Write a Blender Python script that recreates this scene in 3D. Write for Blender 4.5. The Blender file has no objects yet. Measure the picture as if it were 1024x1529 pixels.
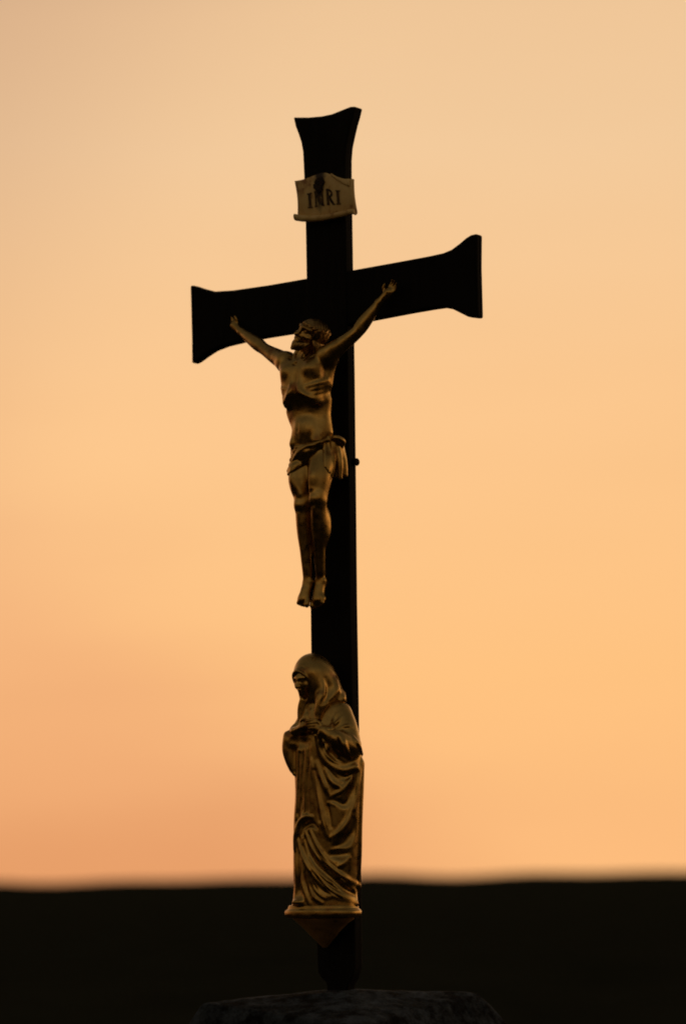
import bpy, bmesh, math, random
import numpy as np
from mathutils import Matrix, Vector, Euler

random.seed(7)
rng = np.random.default_rng(7)
SC = bpy.context.scene
C = SC.collection
R = math.radians

# ------------------------------------------------------------------ camera
PW, PH = 1024.0, 1529.0          # photograph frame
FPX = 4530.0                     # focal length in photograph pixels
DIST = 7.25                      # metres from camera to the cross
TH = R(38.0)                     # the cross is turned this far from the camera
ROLL = R(0.92)
EYE = 1.2 + 0.247                # eye height; the cross foot stands at 1.2 m
HOR = 1322.0                     # eye level in the photograph
PITCH = math.atan((HOR - PH / 2) / FPX)
BASE_Z = 1.2
CROSS = np.array([-0.0245, 0.0, BASE_Z])

cam_d = bpy.data.cameras.new("camera")
cam = bpy.data.objects.new("camera", cam_d)
C.objects.link(cam)
cam.location = (0, -DIST, EYE)
M_cam = Matrix.Rotation(R(90) + PITCH, 4, 'X') @ Matrix.Rotation(-ROLL, 4, 'Z')
cam.rotation_euler = M_cam.to_euler()
cam_d.sensor_fit = 'VERTICAL'
cam_d.sensor_height = 36.0
cam_d.lens = 36.0 * FPX / PH
cam_d.clip_start = 0.1
cam_d.clip_end = 20000
cam_d.dof.use_dof = True
cam_d.dof.focus_distance = 7.2
cam_d.dof.aperture_fstop = 2.05
SC.camera = cam
SC.cycles.filter_width = 1.9

# ------------------------------------------------------------------ sky and sun
SUN_AZ = 24.0       # degrees right of straight ahead
SUN_EL = 1.0
w = bpy.data.worlds.new("World")
SC.world = w
w.use_nodes = True
nt = w.node_tree
nt.nodes.clear()


def N(tree, kind, **kw):
    n = tree.nodes.new(kind)
    for k, v in kw.items():
        if hasattr(n, k):
            setattr(n, k, v)
        else:
            n.inputs[k].default_value = v
    return n


def ramp(tree, stops, interp='EASE'):
    n = tree.nodes.new('ShaderNodeValToRGB')
    n.color_ramp.interpolation = interp
    els = n.color_ramp.elements
    while len(els) < len(stops):
        els.new(0.5)
    for e, (p, c) in zip(els, stops):
        e.position = p
        e.color = (*c, 1) if len(c) == 3 else c
    return n


def math_n(tree, op, a=None, b=None, c=None, clamp=False):
    n = tree.nodes.new('ShaderNodeMath')
    n.operation = op
    n.use_clamp = clamp
    for i, v in enumerate((a, b, c)):
        if v is None:
            continue
        if isinstance(v, (int, float)):
            n.inputs[i].default_value = v
        else:
            tree.links.new(v, n.inputs[i])
    return n.outputs[0]


def maprange(tree, v, a, b, c, d, smooth=True):
    n = tree.nodes.new('ShaderNodeMapRange')
    n.interpolation_type = 'SMOOTHSTEP' if smooth else 'LINEAR'
    tree.links.new(v, n.inputs['Value'])
    n.inputs['From Min'].default_value = a
    n.inputs['From Max'].default_value = b
    n.inputs['To Min'].default_value = c
    n.inputs['To Max'].default_value = d
    return n.outputs[0]


def s2l(*c):
    return tuple(((x / 255 + 0.055) / 1.055) ** 2.4 if x > 10 else x / 255 / 12.92 for x in c)


L = nt.links
sky = nt.nodes.new('ShaderNodeTexSky')
sky.sky_type = 'NISHITA'
sky.sun_disc = False
sky.sun_elevation = R(SUN_EL)
sky.sun_rotation = R(SUN_AZ)
sky.air_density = 1.3
sky.dust_density = 3.0
sky.ozone_density = 1.5
nish = N(nt, 'ShaderNodeMixRGB', blend_type='MULTIPLY')
nish.inputs['Fac'].default_value = 1
nish.inputs['Color2'].default_value = (0.46, 0.268, 0.145, 1)
L.new(sky.outputs[0], nish.inputs['Color1'])
tc = nt.nodes.new('ShaderNodeTexCoord')
sep = nt.nodes.new('ShaderNodeSeparateXYZ')
L.new(tc.outputs['Generated'], sep.inputs[0])
X, Y, Z = sep.outputs
# afterglow: a thin lit veil low in the west, its bands broken by soft cloud noise
mp = nt.nodes.new('ShaderNodeMapping')
mp.inputs['Scale'].default_value = (5, 5, 26)
mp.inputs['Rotation'].default_value = (R(8), 0, 0)
L.new(tc.outputs['Generated'], mp.inputs[0])
nz = N(nt, 'ShaderNodeTexNoise', Scale=1.0, Detail=3.0, Roughness=0.5)
L.new(mp.outputs[0], nz.inputs['Vector'])
nzc = math_n(nt, 'SUBTRACT', nz.outputs[0], 0.5)
zz = math_n(nt, 'MULTIPLY_ADD', nzc, 0.022, Z)
zf = maprange(nt, zz, -0.06, 0.54, 0, 1, smooth=False)


def zp(z):
    return (z + 0.06) / 0.6


glow_r = ramp(nt, [
    (zp(-0.02), s2l(252, 185, 122)),
    (zp(0.02), s2l(252, 188, 125)),
    (zp(0.071), s2l(254, 194, 128)),
    (zp(0.159), s2l(251, 199, 142)),
    (zp(0.24), s2l(243, 202, 155)),
    (zp(0.283), s2l(239, 198, 152)),
    (zp(0.36), s2l(205, 172, 134)),
    (zp(0.50), s2l(140, 122, 104))], 'LINEAR')
glow_l = ramp(nt, [
    (zp(-0.02), s2l(229, 155, 101)),
    (zp(0.012), s2l(232, 160, 106)),
    (zp(0.040), s2l(241, 173, 117)),
    (zp(0.071), s2l(245, 180, 123)),
    (zp(0.159), s2l(244, 190, 137)),
    (zp(0.24), s2l(238, 192, 148)),
    (zp(0.283), s2l(230, 184, 144)),
    (zp(0.36), s2l(195, 156, 124)),
    (zp(0.50), s2l(130, 110, 96))], 'LINEAR')
L.new(zf, glow_r.inputs[0])
L.new(zf, glow_l.inputs[0])
qq = math_n(nt, 'MULTIPLY_ADD', Z, 1.0, X)
qq = math_n(nt, 'MULTIPLY_ADD', nzc, 0.10, qq)
glow = nt.nodes.new('ShaderNodeMixRGB')
L.new(maprange(nt, qq, -0.04, 0.10, 0, 1), glow.inputs['Fac'])
L.new(glow_l.outputs[0], glow.inputs['Color1'])
L.new(glow_r.outputs[0], glow.inputs['Color2'])
# lens corner falloff painted into the sky colour, darker high on the left
dd = math_n(nt, 'MULTIPLY_ADD', X, -1.6, zz)
dim = maprange(nt, dd, 0.26, 0.52, 1.0, 0.80)
# azimuth mask round the sun
sx, sy = math.sin(R(SUN_AZ)), math.cos(R(SUN_AZ))
hx = math_n(nt, 'MULTIPLY', X, sx)
dot = math_n(nt, 'MULTIPLY_ADD', Y, sy, hx)
m_az = maprange(nt, dot, -0.30, 0.80, 0, 1)
m_el = maprange(nt, Z, 0.32, 0.55, 1, 0)
mask = math_n(nt, 'MULTIPLY', m_az, m_el)
bright = math_n(nt, 'MULTIPLY', math_n(nt, 'MULTIPLY_ADD', nzc, 0.07, 1.0), dim)
gb = N(nt, 'ShaderNodeMixRGB', blend_type='MULTIPLY')
gb.inputs['Fac'].default_value = 1
L.new(glow.outputs[0], gb.inputs['Color1'])
tint = ramp(nt, [(0.0, (1.0, 0.955, 1.0)), (1.0, (1.0, 1.0, 1.0))], 'LINEAR')
L.new(maprange(nt, dim, 0.80, 1.0, 0.0, 1.0, smooth=False), tint.inputs[0])
gt = N(nt, 'ShaderNodeMixRGB', blend_type='MULTIPLY')
gt.inputs['Fac'].default_value = 1
L.new(bright, gt.inputs['Color1'])
L.new(tint.outputs[0], gt.inputs['Color2'])
L.new(gt.outputs[0], gb.inputs['Color2'])
# dark low band, after the earth's shadow, added to darken reflections in the gold
shade = maprange(nt, Z, 0.02, 0.27, 0.12, 1.0)
dome = N(nt, 'ShaderNodeMixRGB', blend_type='MULTIPLY')
dome.inputs['Fac'].default_value = 1
L.new(nish.outputs[0], dome.inputs['Color1'])
L.new(shade, dome.inputs['Color2'])
mix = nt.nodes.new('ShaderNodeMixRGB')
L.new(mask, mix.inputs['Fac'])
L.new(dome.outputs[0], mix.inputs['Color1'])
L.new(gb.outputs[0], mix.inputs['Color2'])
bg = nt.nodes.new('ShaderNodeBackground')
bg.inputs['Strength'].default_value = 1.0
L.new(mix.outputs[0], bg.inputs['Color'])
wo = nt.nodes.new('ShaderNodeOutputWorld')
L.new(bg.outputs[0], wo.inputs['Surface'])

sun_d = bpy.data.lights.new("sun", 'SUN')
sun_d.energy = 0.02
sun_d.angle = R(12)
sun_d.color = (1.0, 0.55, 0.25)
sun = bpy.data.objects.new("sun", sun_d)
C.objects.link(sun)
sd = Vector((math.sin(R(SUN_AZ)) * math.cos(R(SUN_EL)), math.cos(R(SUN_AZ)) * math.cos(R(SUN_EL)), math.sin(R(SUN_EL))))
sun.rotation_euler = sd.to_track_quat('Z', 'Y').to_euler()

SC.view_settings.view_transform = 'Standard'
SC.view_settings.look = 'None'
SC.view_settings.exposure = 0
SC.view_settings.gamma = 1


# ------------------------------------------------------------------ helpers: pixel <-> cross frame
# cross frame: x along the beam (to the viewer's right), y into the depth (front faces have y<0), z up, origin at the cross foot
Rz = np.array(Matrix.Rotation(-TH, 3, 'Z'))
CAMP = np.array([0, -DIST, EYE])
M3 = np.array(M_cam.to_3x3())
O_LOC = Rz.T @ (CAMP - CROSS)


def ray(px, py):
    d = M3 @ np.array([(px - PW / 2) / FPX, -(py - PH / 2) / FPX, -1.0])
    d = Rz.T @ d
    return d / np.linalg.norm(d)


def at(px, py, wdepth=0.0):
    """point of the plane lying wdepth metres before the cross front, seen at that photograph pixel"""
    d = ray(px, py)
    t = (-wdepth - O_LOC[1]) / d[1]
    return O_LOC + d * t


PXM = DIST / FPX    # metres per photograph pixel at the cross


def catmull(P, n=6):
    P = np.asarray(P, float)
    if len(P) < 3:
        t = np.linspace(0, 1, n + 1)[:, None]
        return P[0] * (1 - t) + P[-1] * t
    Q = np.vstack([2 * P[0] - P[1], P, 2 * P[-1] - P[-2]])
    out = []
    for i in range(1, len(Q) - 2):
        p0, p1, p2, p3 = Q[i - 1:i + 3]
        for t in np.linspace(0, 1, n, endpoint=False):
            out.append(0.5 * ((2 * p1) + (-p0 + p2) * t + (2 * p0 - 5 * p1 + 4 * p2 - p3) * t * t + (-p0 + 3 * p1 - 3 * p2 + p3) * t ** 3))
    out.append(P[-1])
    return np.array(out)


class Clay:
    """a distance grid that is modelled by adding and cutting soft forms, then skinned as one continuous surface"""

    def __init__(s, lo, hi, h):
        s.lo = np.array(lo, float)
        s.h = h
        s.n = np.ceil((np.array(hi) - s.lo) / h).astype(int) + 1
        s.F = np.full(s.n, 0.05, np.float32)

    def sub(s, lo, hi):
        a = np.clip(np.floor((np.asarray(lo) - s.lo) / s.h).astype(int), 0, s.n - 1)
        b = np.clip(np.ceil((np.asarray(hi) - s.lo) / s.h).astype(int) + 1, 1, s.n)
        b = np.maximum(b, a + 1)
        ax = [(s.lo[i] + s.h * np.arange(a[i], b[i])).astype(np.float32) for i in range(3)]
        return tuple(slice(a[i], b[i]) for i in range(3)), ax[0][:, None, None], ax[1][None, :, None], ax[2][None, None, :]

    def blend(s, sl, d, k, cut=False):
        a = s.F[sl]
        if cut:
            if k <= 0:
                s.F[sl] = np.maximum(a, -d)
                return
            h = np.clip(0.5 - 0.5 * (a + d) / k, 0, 1)
            s.F[sl] = a * (1 - h) - d * h + k * h * (1 - h)
        else:
            if k <= 0:
                s.F[sl] = np.minimum(a, d)
                return
            h = np.clip(0.5 + 0.5 * (a - d) / k, 0, 1)
            s.F[sl] = a * (1 - h) + d * h - k * h * (1 - h)

    def ell(s, c, r, k=0.01, rot=None, cut=False):
        c = np.asarray(c, float)
        r = np.asarray(r, float) * np.ones(3)
        m = r.max() + k + 4 * s.h
        sl, x, y, z = s.sub(c - m, c + m)
        x, y, z = x - c[0], y - c[1], z - c[2]
        if rot is not None:
            A = np.array(rot, float)   # columns = axes
            qx = A[0, 0] * x + A[1, 0] * y + A[2, 0] * z
            qy = A[0, 1] * x + A[1, 1] * y + A[2, 1] * z
            qz = A[0, 2] * x + A[1, 2] * y + A[2, 2] * z
        else:
            qx, qy, qz = x + 0 * y + 0 * z, y + 0 * x + 0 * z, z + 0 * x + 0 * y
        k0 = np.sqrt((qx / r[0]) ** 2 + (qy / r[1]) ** 2 + (qz / r[2]) ** 2) + 1e-6
        k1 = np.sqrt((qx / r[0] ** 2) ** 2 + (qy / r[1] ** 2) ** 2 + (qz / r[2] ** 2) ** 2) + 1e-6
        s.blend(sl, (k0 * (k0 - 1) / k1).astype(np.float32), k, cut)

    def tube(s, P, rad, k=0.006, cut=False, n=11, smooth=True):
        P = np.asarray(P, float)
        rad = np.asarray(rad, float) * np.ones(len(P))
        if smooth and len(P) > 2:
            Q = catmull(np.hstack([P, rad[:, None]]), n)
            P, rad = Q[:, :3], np.maximum(Q[:, 3], 0.0004)
        m = rad.max() + k + 4 * s.h
        sl, x, y, z = s.sub(P.min(0) - m, P.max(0) + m)
        big = None
        shape = s.F[sl].shape
        best = np.full(shape, 9, np.float32)
        base = np.array([q.start for q in sl])
        for i in range(len(P) - 1):
            a, b = P[i], P[i + 1]
            sl2, x, y, z = s.sub(np.minimum(a, b) - m, np.maximum(a, b) + m)
            loc = tuple(slice(q.start - o, q.stop - o) for q, o in zip(sl2, base))
            ab = b - a
            L2 = ab @ ab + 1e-12
            px, py, pz = x - a[0], y - a[1], z - a[2]
            t = np.clip((px * ab[0] + py * ab[1] + pz * ab[2]) / L2, 0, 1)
            d = np.sqrt((px - t * ab[0]) ** 2 + (py - t * ab[1]) ** 2 + (pz - t * ab[2]) ** 2) - (rad[i] + t * (rad[i + 1] - rad[i]))
            best[loc] = np.minimum(best[loc], d)
        s.blend(sl, best, k, cut)

    def loft(s, rows, k=0.01, p=2.0):
        """rows of (z, cx, cy, a, b): a stack of ellipses"""
        rows = np.array(sorted(rows))
        rows = catmull(rows, 6)
        rows = rows[np.argsort(rows[:, 0])]
        a = rows[:, 3].max()
        b = rows[:, 4].max()
        lo = [rows[:, 1].min() - a - k - .02, rows[:, 2].min() - b - k - .02, rows[0, 0] - .02]
        hi = [rows[:, 1].max() + a + k + .02, rows[:, 2].max() + b + k + .02, rows[-1, 0] + .02]
        sl, x, y, z = s.sub(lo, hi)
        zf = z.ravel()
        f = [np.interp(zf, rows[:, 0], rows[:, i]).astype(np.float32)[None, None, :] for i in range(1, 5)]
        qx, qy = x - f[0], y - f[1]
        k0 = ((np.abs(qx) / f[2]) ** p + (np.abs(qy) / f[3]) ** p) ** (1 / p) + 1e-6
        k1 = np.sqrt((qx / f[2] ** 2) ** 2 + (qy / f[3] ** 2) ** 2) + 1e-6
        d = np.clip(k0 * (k0 - 1) / k1, -0.05, 0.05)
        d = np.maximum(d, np.maximum(rows[0, 0] - z, z - rows[-1, 0]))
        s.blend(sl, d.astype(np.float32), k)

    def surf(s, px, py, default_w=0.05):
        """first surface point met by the sight line through a photograph pixel"""
        d = ray(px, py)
        t0 = (-0.30 - O_LOC[1]) / d[1]
        t = t0 + np.arange(0, 0.45, s.h * 0.5)
        P = O_LOC + d * t[:, None]
        I = np.round((P - s.lo) / s.h).astype(int)
        ok = np.all((I >= 0) & (I < s.n), axis=1)
        v = np.full(len(t), 1.0)
        v[ok] = s.F[I[ok, 0], I[ok, 1], I[ok, 2]]
        hit = np.nonzero(v < 0)[0]
        if len(hit):
            return P[hit[0]]
        j = np.argmin(v)
        return P[j] if v[j] < 0.03 else at(px, py, default_w)

    def fold(s, pts, rad, sink=0.35, k=0.004, cut=False, n=9, on=None, ends=True):
        """a ridge (or groove) laid along the surface, running out at both ends"""
        src = on or s
        rr = np.asarray(rad, float) * np.ones(len(pts))
        P = [src.surf(*p) for p in pts]
        sk = np.full(len(pts), float(sink))
        if ends and len(pts) > 2:
            sk[[0, -1]] += -0.8 if cut else 0.8
        P = [p + ray(*q) * r * z_ for p, q, r, z_ in zip(P, pts, rr, sk)]
        s.tube(P, rr, k, cut, n)

    def rough(s, amp, freq, seed=0):
        r = np.random.default_rng(seed)
        x, y, z = [(s.lo[i] + s.h * np.arange(s.n[i])).astype(np.float32) for i in range(3)]
        for _ in range(5):
            q = r.normal(size=3) * freq
            ph = r.uniform(0, 6.28, 3)
            s.F += amp / 3 * np.sin(q[0] * x + ph[0])[:, None, None] * np.sin(q[1] * y + ph[1])[None, :, None] * np.sin(q[2] * z + ph[2])[None, None, :]

    def mesh(s, name, origin, soft=1.5):
        F = s.F.copy()
        for ax in range(3):
            G = np.moveaxis(F, ax, 0)
            G[1:-1] = 0.25 * G[:-2] + 0.5 * G[1:-1] + 0.25 * G[2:]
        F[0], F[-1], F[:, 0], F[:, -1], F[:, :, 0], F[:, :, -1] = [0.05] * 6
        neg = F < 0
        cnt = np.zeros(np.array(F.shape) - 1, np.int8)
        cs = [(i, j, k) for i in (0, 1) for j in (0, 1) for k in (0, 1)]
        nx, ny, nz_ = cnt.shape
        for i, j, k in cs:
            cnt += neg[i:i + nx, j:j + ny, k:k + nz_]
        act = np.argwhere((cnt > 0) & (cnt < 8))
        vid = np.full(cnt.shape, -1, np.int32)
        vid[act[:, 0], act[:, 1], act[:, 2]] = np.arange(len(act))
        val = {c: F[act[:, 0] + c[0], act[:, 1] + c[1], act[:, 2] + c[2]] for c in cs}
        acc = np.zeros((len(act), 3))
        num = np.zeros(len(act))
        for ia, a in enumerate(cs):
            for b in cs[ia + 1:]:
                if sum(abs(a[q] - b[q]) for q in range(3)) != 1:
                    continue
                va, vb = val[a], val[b]
                c = (va < 0) != (vb < 0)
                t = np.where(c, va / np.where(c, va - vb, 1), 0)
                p = np.array(a)[None, :] + t[:, None] * (np.array(b) - np.array(a))[None, :]
                acc += np.where(c[:, None], p, 0)
                num += c
        V = s.lo + s.h * (act + acc / num[:, None])
        faces = []
        for axis in range(3):
            o1, o2 = [(1, 2), (2, 0), (0, 1)][axis]
            sh = [slice(None)] * 3
            sh2 = [slice(None)] * 3
            sh[axis] = slice(0, -1)
            sh2[axis] = slice(1, None)
            ch = np.argwhere(neg[tuple(sh)] != neg[tuple(sh2)])
            ch = ch[(ch[:, o1] > 0) & (ch[:, o2] > 0) & (ch[:, o1] < F.shape[o1] - 1) & (ch[:, o2] < F.shape[o2] - 1)]
            inside = neg[ch[:, 0], ch[:, 1], ch[:, 2]]
            e1 = np.zeros(3, int)
            e1[o1] = 1
            e2 = np.zeros(3, int)
            e2[o2] = 1
            q = [ch - e1 - e2, ch - e2, ch, ch - e1]
            ids = np.stack([vid[c[:, 0], c[:, 1], c[:, 2]] for c in q], 1)
            ids[~inside] = ids[~inside][:, ::-1]
            faces.append(ids)
        Fq = np.vstack(faces)
        Fq = Fq[(Fq >= 0).all(1)]
        # settle the vertices onto the surface and take its normals
        def samp(P):
            q = (P - s.lo) / s.h
            i0 = np.clip(np.floor(q).astype(int), 0, s.n - 2)
            f = q - i0
            r = 0
            for c in cs:
                wt = np.prod(np.where(np.array(c) == 1, f, 1 - f), axis=1)
                r = r + wt * F[i0[:, 0] + c[0], i0[:, 1] + c[1], i0[:, 2] + c[2]]
            return r

        def grad(P, e):
            g_ = np.stack([samp(P + e * np.eye(3)[a]) - samp(P - e * np.eye(3)[a]) for a in range(3)], 1) / (2 * e)
            return g_
        for _ in range(2):
            e = np.vstack([Fq[:, [0, 1]], Fq[:, [1, 2]], Fq[:, [2, 3]], Fq[:, [3, 0]]])
            acc = np.zeros_like(V)
            for i in range(3):
                acc[:, i] = np.bincount(e[:, 0], V[e[:, 1], i], len(V)) + np.bincount(e[:, 1], V[e[:, 0], i], len(V))
            num = np.bincount(e[:, 0], minlength=len(V)) + np.bincount(e[:, 1], minlength=len(V))
            V = V * 0.5 + 0.5 * acc / np.maximum(num, 1)[:, None]
            for _ in range(2):
                g_ = grad(V, s.h)
                st = samp(V)[:, None] * g_ / np.maximum((g_ ** 2).sum(1), 0.05)[:, None]
                V = V - np.clip(st, -s.h, s.h)
        NRM = grad(V, s.h * soft)
        NRM /= np.maximum(np.linalg.norm(NRM, axis=1), 1e-6)[:, None]
        V = V - np.asarray(origin)
        me = bpy.data.meshes.new(name)
        me.vertices.add(len(V))
        me.vertices.foreach_set('co', V.astype(np.float32).ravel())
        me.loops.add(Fq.size)
        me.loops.foreach_set('vertex_index', Fq.astype(np.int32).ravel())
        me.polygons.add(len(Fq))
        me.polygons.foreach_set('loop_start', np.arange(0, Fq.size, 4, dtype=np.int32))
        me.polygons.foreach_set('loop_total', np.full(len(Fq), 4, np.int32))
        me.polygons.foreach_set('use_smooth', np.ones(len(Fq), bool))
        me.update(calc_edges=True)
        me.normals_split_custom_set_from_vertices(NRM.astype(np.float32).tolist())
        return me


def link(name, me, mat, parent=None):
    o = bpy.data.objects.new(name, me)
    C.objects.link(o)
    if mat:
        me.materials.append(mat)
    if parent:
        o.parent = parent
    return o


def thing(name, label, cat, base):
    """an Empty at the thing's base (cross-frame point), turned like the cross"""
    o = bpy.data.objects.new(name, None)
    C.objects.link(o)
    o.empty_display_size = 0.05
    o.location = Vector(CROSS + Rz @ np.asarray(base, float))
    o.rotation_euler = (0, 0, -TH)
    o['label'] = label
    o['category'] = cat
    return o


def extrude_outline(name, pts, y0, y1, origin, mat, parent, bevel=0.003):
    bm = bmesh.new()
    vs = [bm.verts.new((p[0] - origin[0], y0 - origin[1], p[1] - origin[2])) for p in pts]
    f = bm.faces.new(vs)
    r = bmesh.ops.extrude_face_region(bm, geom=[f])
    for v in r['geom']:
        if isinstance(v, bmesh.types.BMVert):
            v.co.y = y1 - origin[1]
    bmesh.ops.recalc_face_normals(bm, faces=bm.faces)
    me = bpy.data.meshes.new(name)
    bm.to_mesh(me)
    bm.free()
    o = link(name, me, mat, parent)
    me.shade_smooth()
    me.set_sharp_from_angle(angle=R(35))
    b = o.modifiers.new('bevel', 'BEVEL')
    b.width = bevel
    b.segments = 3
    b.limit_method = 'ANGLE'
    b.angle_limit = R(50)
    return o


# ------------------------------------------------------------------ materials
def principled(name):
    m = bpy.data.materials.new(name)
    m.use_nodes = True
    t = m.node_tree
    return m, t, t.nodes['Principled BSDF']


def tex(t, scale, detail=4, rough=0.55, stretch=None):
    co = t.nodes.new('ShaderNodeTexCoord')
    n = N(t, 'ShaderNodeTexNoise', Scale=scale, Detail=detail, Roughness=rough)
    if stretch:
        mpn = t.nodes.new('ShaderNodeMapping')
        mpn.inputs['Scale'].default_value = stretch
        t.links.new(co.outputs['Object'], mpn.inputs[0])
        t.links.new(mpn.outputs[0], n.inputs['Vector'])
    else:
        t.links.new(co.outputs['Object'], n.inputs['Vector'])
    return n.outputs[0]


def bump(t, bsdf, h, strength, dist):
    b = t.nodes.new('ShaderNodeBump')
    b.inputs['Strength'].default_value = strength
    b.inputs['Distance'].default_value = dist
    t.links.new(h, b.inputs['Height'])
    t.links.new(b.outputs[0], bsdf.inputs['Normal'])


def gold_mat(name, tone=(0.57, 0.365, 0.115), worn=(0.28, 0.11, 0.04), rough=0.29):
    m, t, b = principled(name)
    n1 = tex(t, 22, 5, 0.6)
    rp = ramp(t, [(0.42, tone), (0.60, tuple(0.8 * c for c in tone)), (0.72, worn)], 'LINEAR')
    t.links.new(n1, rp.inputs[0])
    t.links.new(rp.outputs[0], b.inputs['Base Color'])
    b.inputs['Metallic'].default_value = 1.0
    n2 = tex(t, 55, 3)
    t.links.new(maprange(t, n2, 0.3, 0.7, rough - 0.06, rough + 0.14), b.inputs['Roughness'])
    n3 = tex(t, 160, 4, 0.6)
    bump(t, b, n3, 0.18, 0.0012)
    return m


GOLD = gold_mat('gilded_metal')
GOLD_HAIR = gold_mat('gilded_metal_worn', (0.42, 0.26, 0.09), (0.20, 0.08, 0.03), 0.30)
TARNISH = gold_mat('tarnished_metal', (0.60, 0.35, 0.11), (0.24, 0.11, 0.04), 0.45)
TARNISH.node_tree.nodes['Principled BSDF'].inputs['Metallic'].default_value = 0.35

m, t, b = principled('black_paint')
n1 = tex(t, 6, 5, 0.6, (6, 6, 1))
rp = ramp(t, [(0.35, (0.004, 0.004, 0.004)), (0.7, (0.009, 0.008, 0.007))], 'LINEAR')
t.links.new(n1, rp.inputs[0])
t.links.new(rp.outputs[0], b.inputs['Base Color'])
b.inputs['Roughness'].default_value = 0.75
b.inputs['Specular IOR Level'].default_value = 0.12
bump(t, b, tex(t, 9, 5, 0.65, (9, 9, 1)), 0.5, 0.003)
BLACK = m

m, t, b = principled('cream_enamel')
n1 = tex(t, 30, 4)
rp = ramp(t, [(0.35, (0.82, 0.62, 0.28)), (0.58, (0.72, 0.50, 0.20)), (0.70, (0.38, 0.18, 0.06))], 'LINEAR')
t.links.new(n1, rp.inputs[0])
# rust run below the nail (plaque frame: x across, z up)
co = t.nodes.new('ShaderNodeTexCoord')
sp = t.nodes.new('ShaderNodeSeparateXYZ')
t.links.new(co.outputs['Object'], sp.inputs[0])
wob = tex(t, 60, 3)
xx = math_n(t, 'MULTIPLY_ADD', math_n(t, 'SUBTRACT', wob, 0.5), 0.02, sp.outputs[0])
PLQ_RUST = [t, sp, xx, rp, b]
b.inputs['Roughness'].default_value = 0.5
bump(t, b, tex(t, 120, 3), 0.2, 0.001)
ENAMEL = m

m, t, b = principled('rusty_iron')
rp = ramp(t, [(0.4, (0.012, 0.008, 0.006)), (0.7, (0.05, 0.02, 0.01))], 'LINEAR')
t.links.new(tex(t, 90, 4), rp.inputs[0])
t.links.new(rp.outputs[0], b.inputs['Base Color'])
b.inputs['Roughness'].default_value = 0.8
RUST = m

m, t, b = principled('worn_black_lettering')
rp = ramp(t, [(0.38, (0.03, 0.018, 0.009)), (0.62, (0.16, 0.095, 0.04))], 'LINEAR')
t.links.new(tex(t, 130, 3), rp.inputs[0])
t.links.new(rp.outputs[0], b.inputs['Base Color'])
b.inputs['Roughness'].default_value = 0.8
INK = m

m, t, b = principled('weathered_stone')
n1 = tex(t, 14, 10, 0.78)
rp = ramp(t, [(0.42, (0.010, 0.010, 0.011)), (0.50, (0.046, 0.060, 0.082)), (0.66, (0.125, 0.16, 0.22))], 'LINEAR')
t.links.new(n1, rp.inputs[0])
t.links.new(rp.outputs[0], b.inputs['Base Color'])
b.inputs['Roughness'].default_value = 0.95
b.inputs['Specular IOR Level'].default_value = 0.1
bump(t, b, tex(t, 40, 9, 0.75), 1.0, 0.02)
STONE = m

m, t, b = principled('dark_field')
n1 = tex(t, 0.35, 8, 0.65)
rp = ramp(t, [(0.35, (0.022, 0.025, 0.019)), (0.65, (0.038, 0.041, 0.031))], 'LINEAR')
t.links.new(n1, rp.inputs[0])
t.links.new(rp.outputs[0], b.inputs['Base Color'])
b.inputs['Roughness'].default_value = 1.0
b.inputs['Specular IOR Level'].default_value = 0.0
bump(t, b, tex(t, 3, 6, 0.7), 1.0, 0.3)
FIELD = m

# ------------------------------------------------------------------ the land
bm = bmesh.new()
rad = [0.0, 1.5, 3, 6, 10, 16, 25, 40, 60, 90, 130, 190, 270, 380, 520, 700, 950, 1300, 1800, 2600, 4000, 6500]
NA = 720
rings = []
for r in rad:
    row = []
    for i in range(NA if r > 0 else 1):
        a = 2 * math.pi * i / NA
        x, y = r * math.sin(a), r * math.cos(a)
        z = 0.0
        if r > 20:
            f = min(1, (r - 20) / 200)
            z += f * (0.08 * math.sin(a * 13 + r * 0.01) + 0.10 * math.sin(a * 37 + 2))
        if r > 250:
            z += min(1, (r - 250) / 450) * (3.45 + 0.08 * math.sin(a * 61 + 2.0) + 0.20 * math.sin(a * 140) + 0.2 * math.sin(a * 97 + 1))
        if r > 900:
            z -= (r - 900) * 0.004
        row.append(bm.verts.new((x, y, z)))
    rings.append(row)
for i in range(NA):
    bm.faces.new((rings[0][0], rings[1][(i + 1) % NA], rings[1][i]))
for a, b2 in zip(rings[1:], rings[2:]):
    for i in range(NA):
        j = (i + 1) % NA
        bm.faces.new((a[i], a[j], b2[j], b2[i]))
bmesh.ops.recalc_face_normals(bm, faces=bm.faces)
me = bpy.data.meshes.new('ground')
bm.to_mesh(me)
bm.free()
me.shade_smooth()
g = link('ground', me, FIELD)
g['kind'] = 'structure'

# ------------------------------------------------------------------ stone pedestal
ped = thing('stone_pedestal', 'weathered grey stone pedestal with sloping top carrying the black cross', 'pedestal', (0, 0, -BASE_Z))
zo = 0.004
top = [(-0.235, -0.235, at(306, 1497, 0.235)[2]), (0.235, -0.235, -0.070), (0.235, 0.235, at(706, 1482, -0.235)[2]), (-0.235, 0.235, -0.03)]
mid = [(-0.262, -0.262, -0.085), (0.262, -0.262, -0.125), (0.285, 0.285, -0.085), (-0.262, 0.262, -0.085)]


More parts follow.
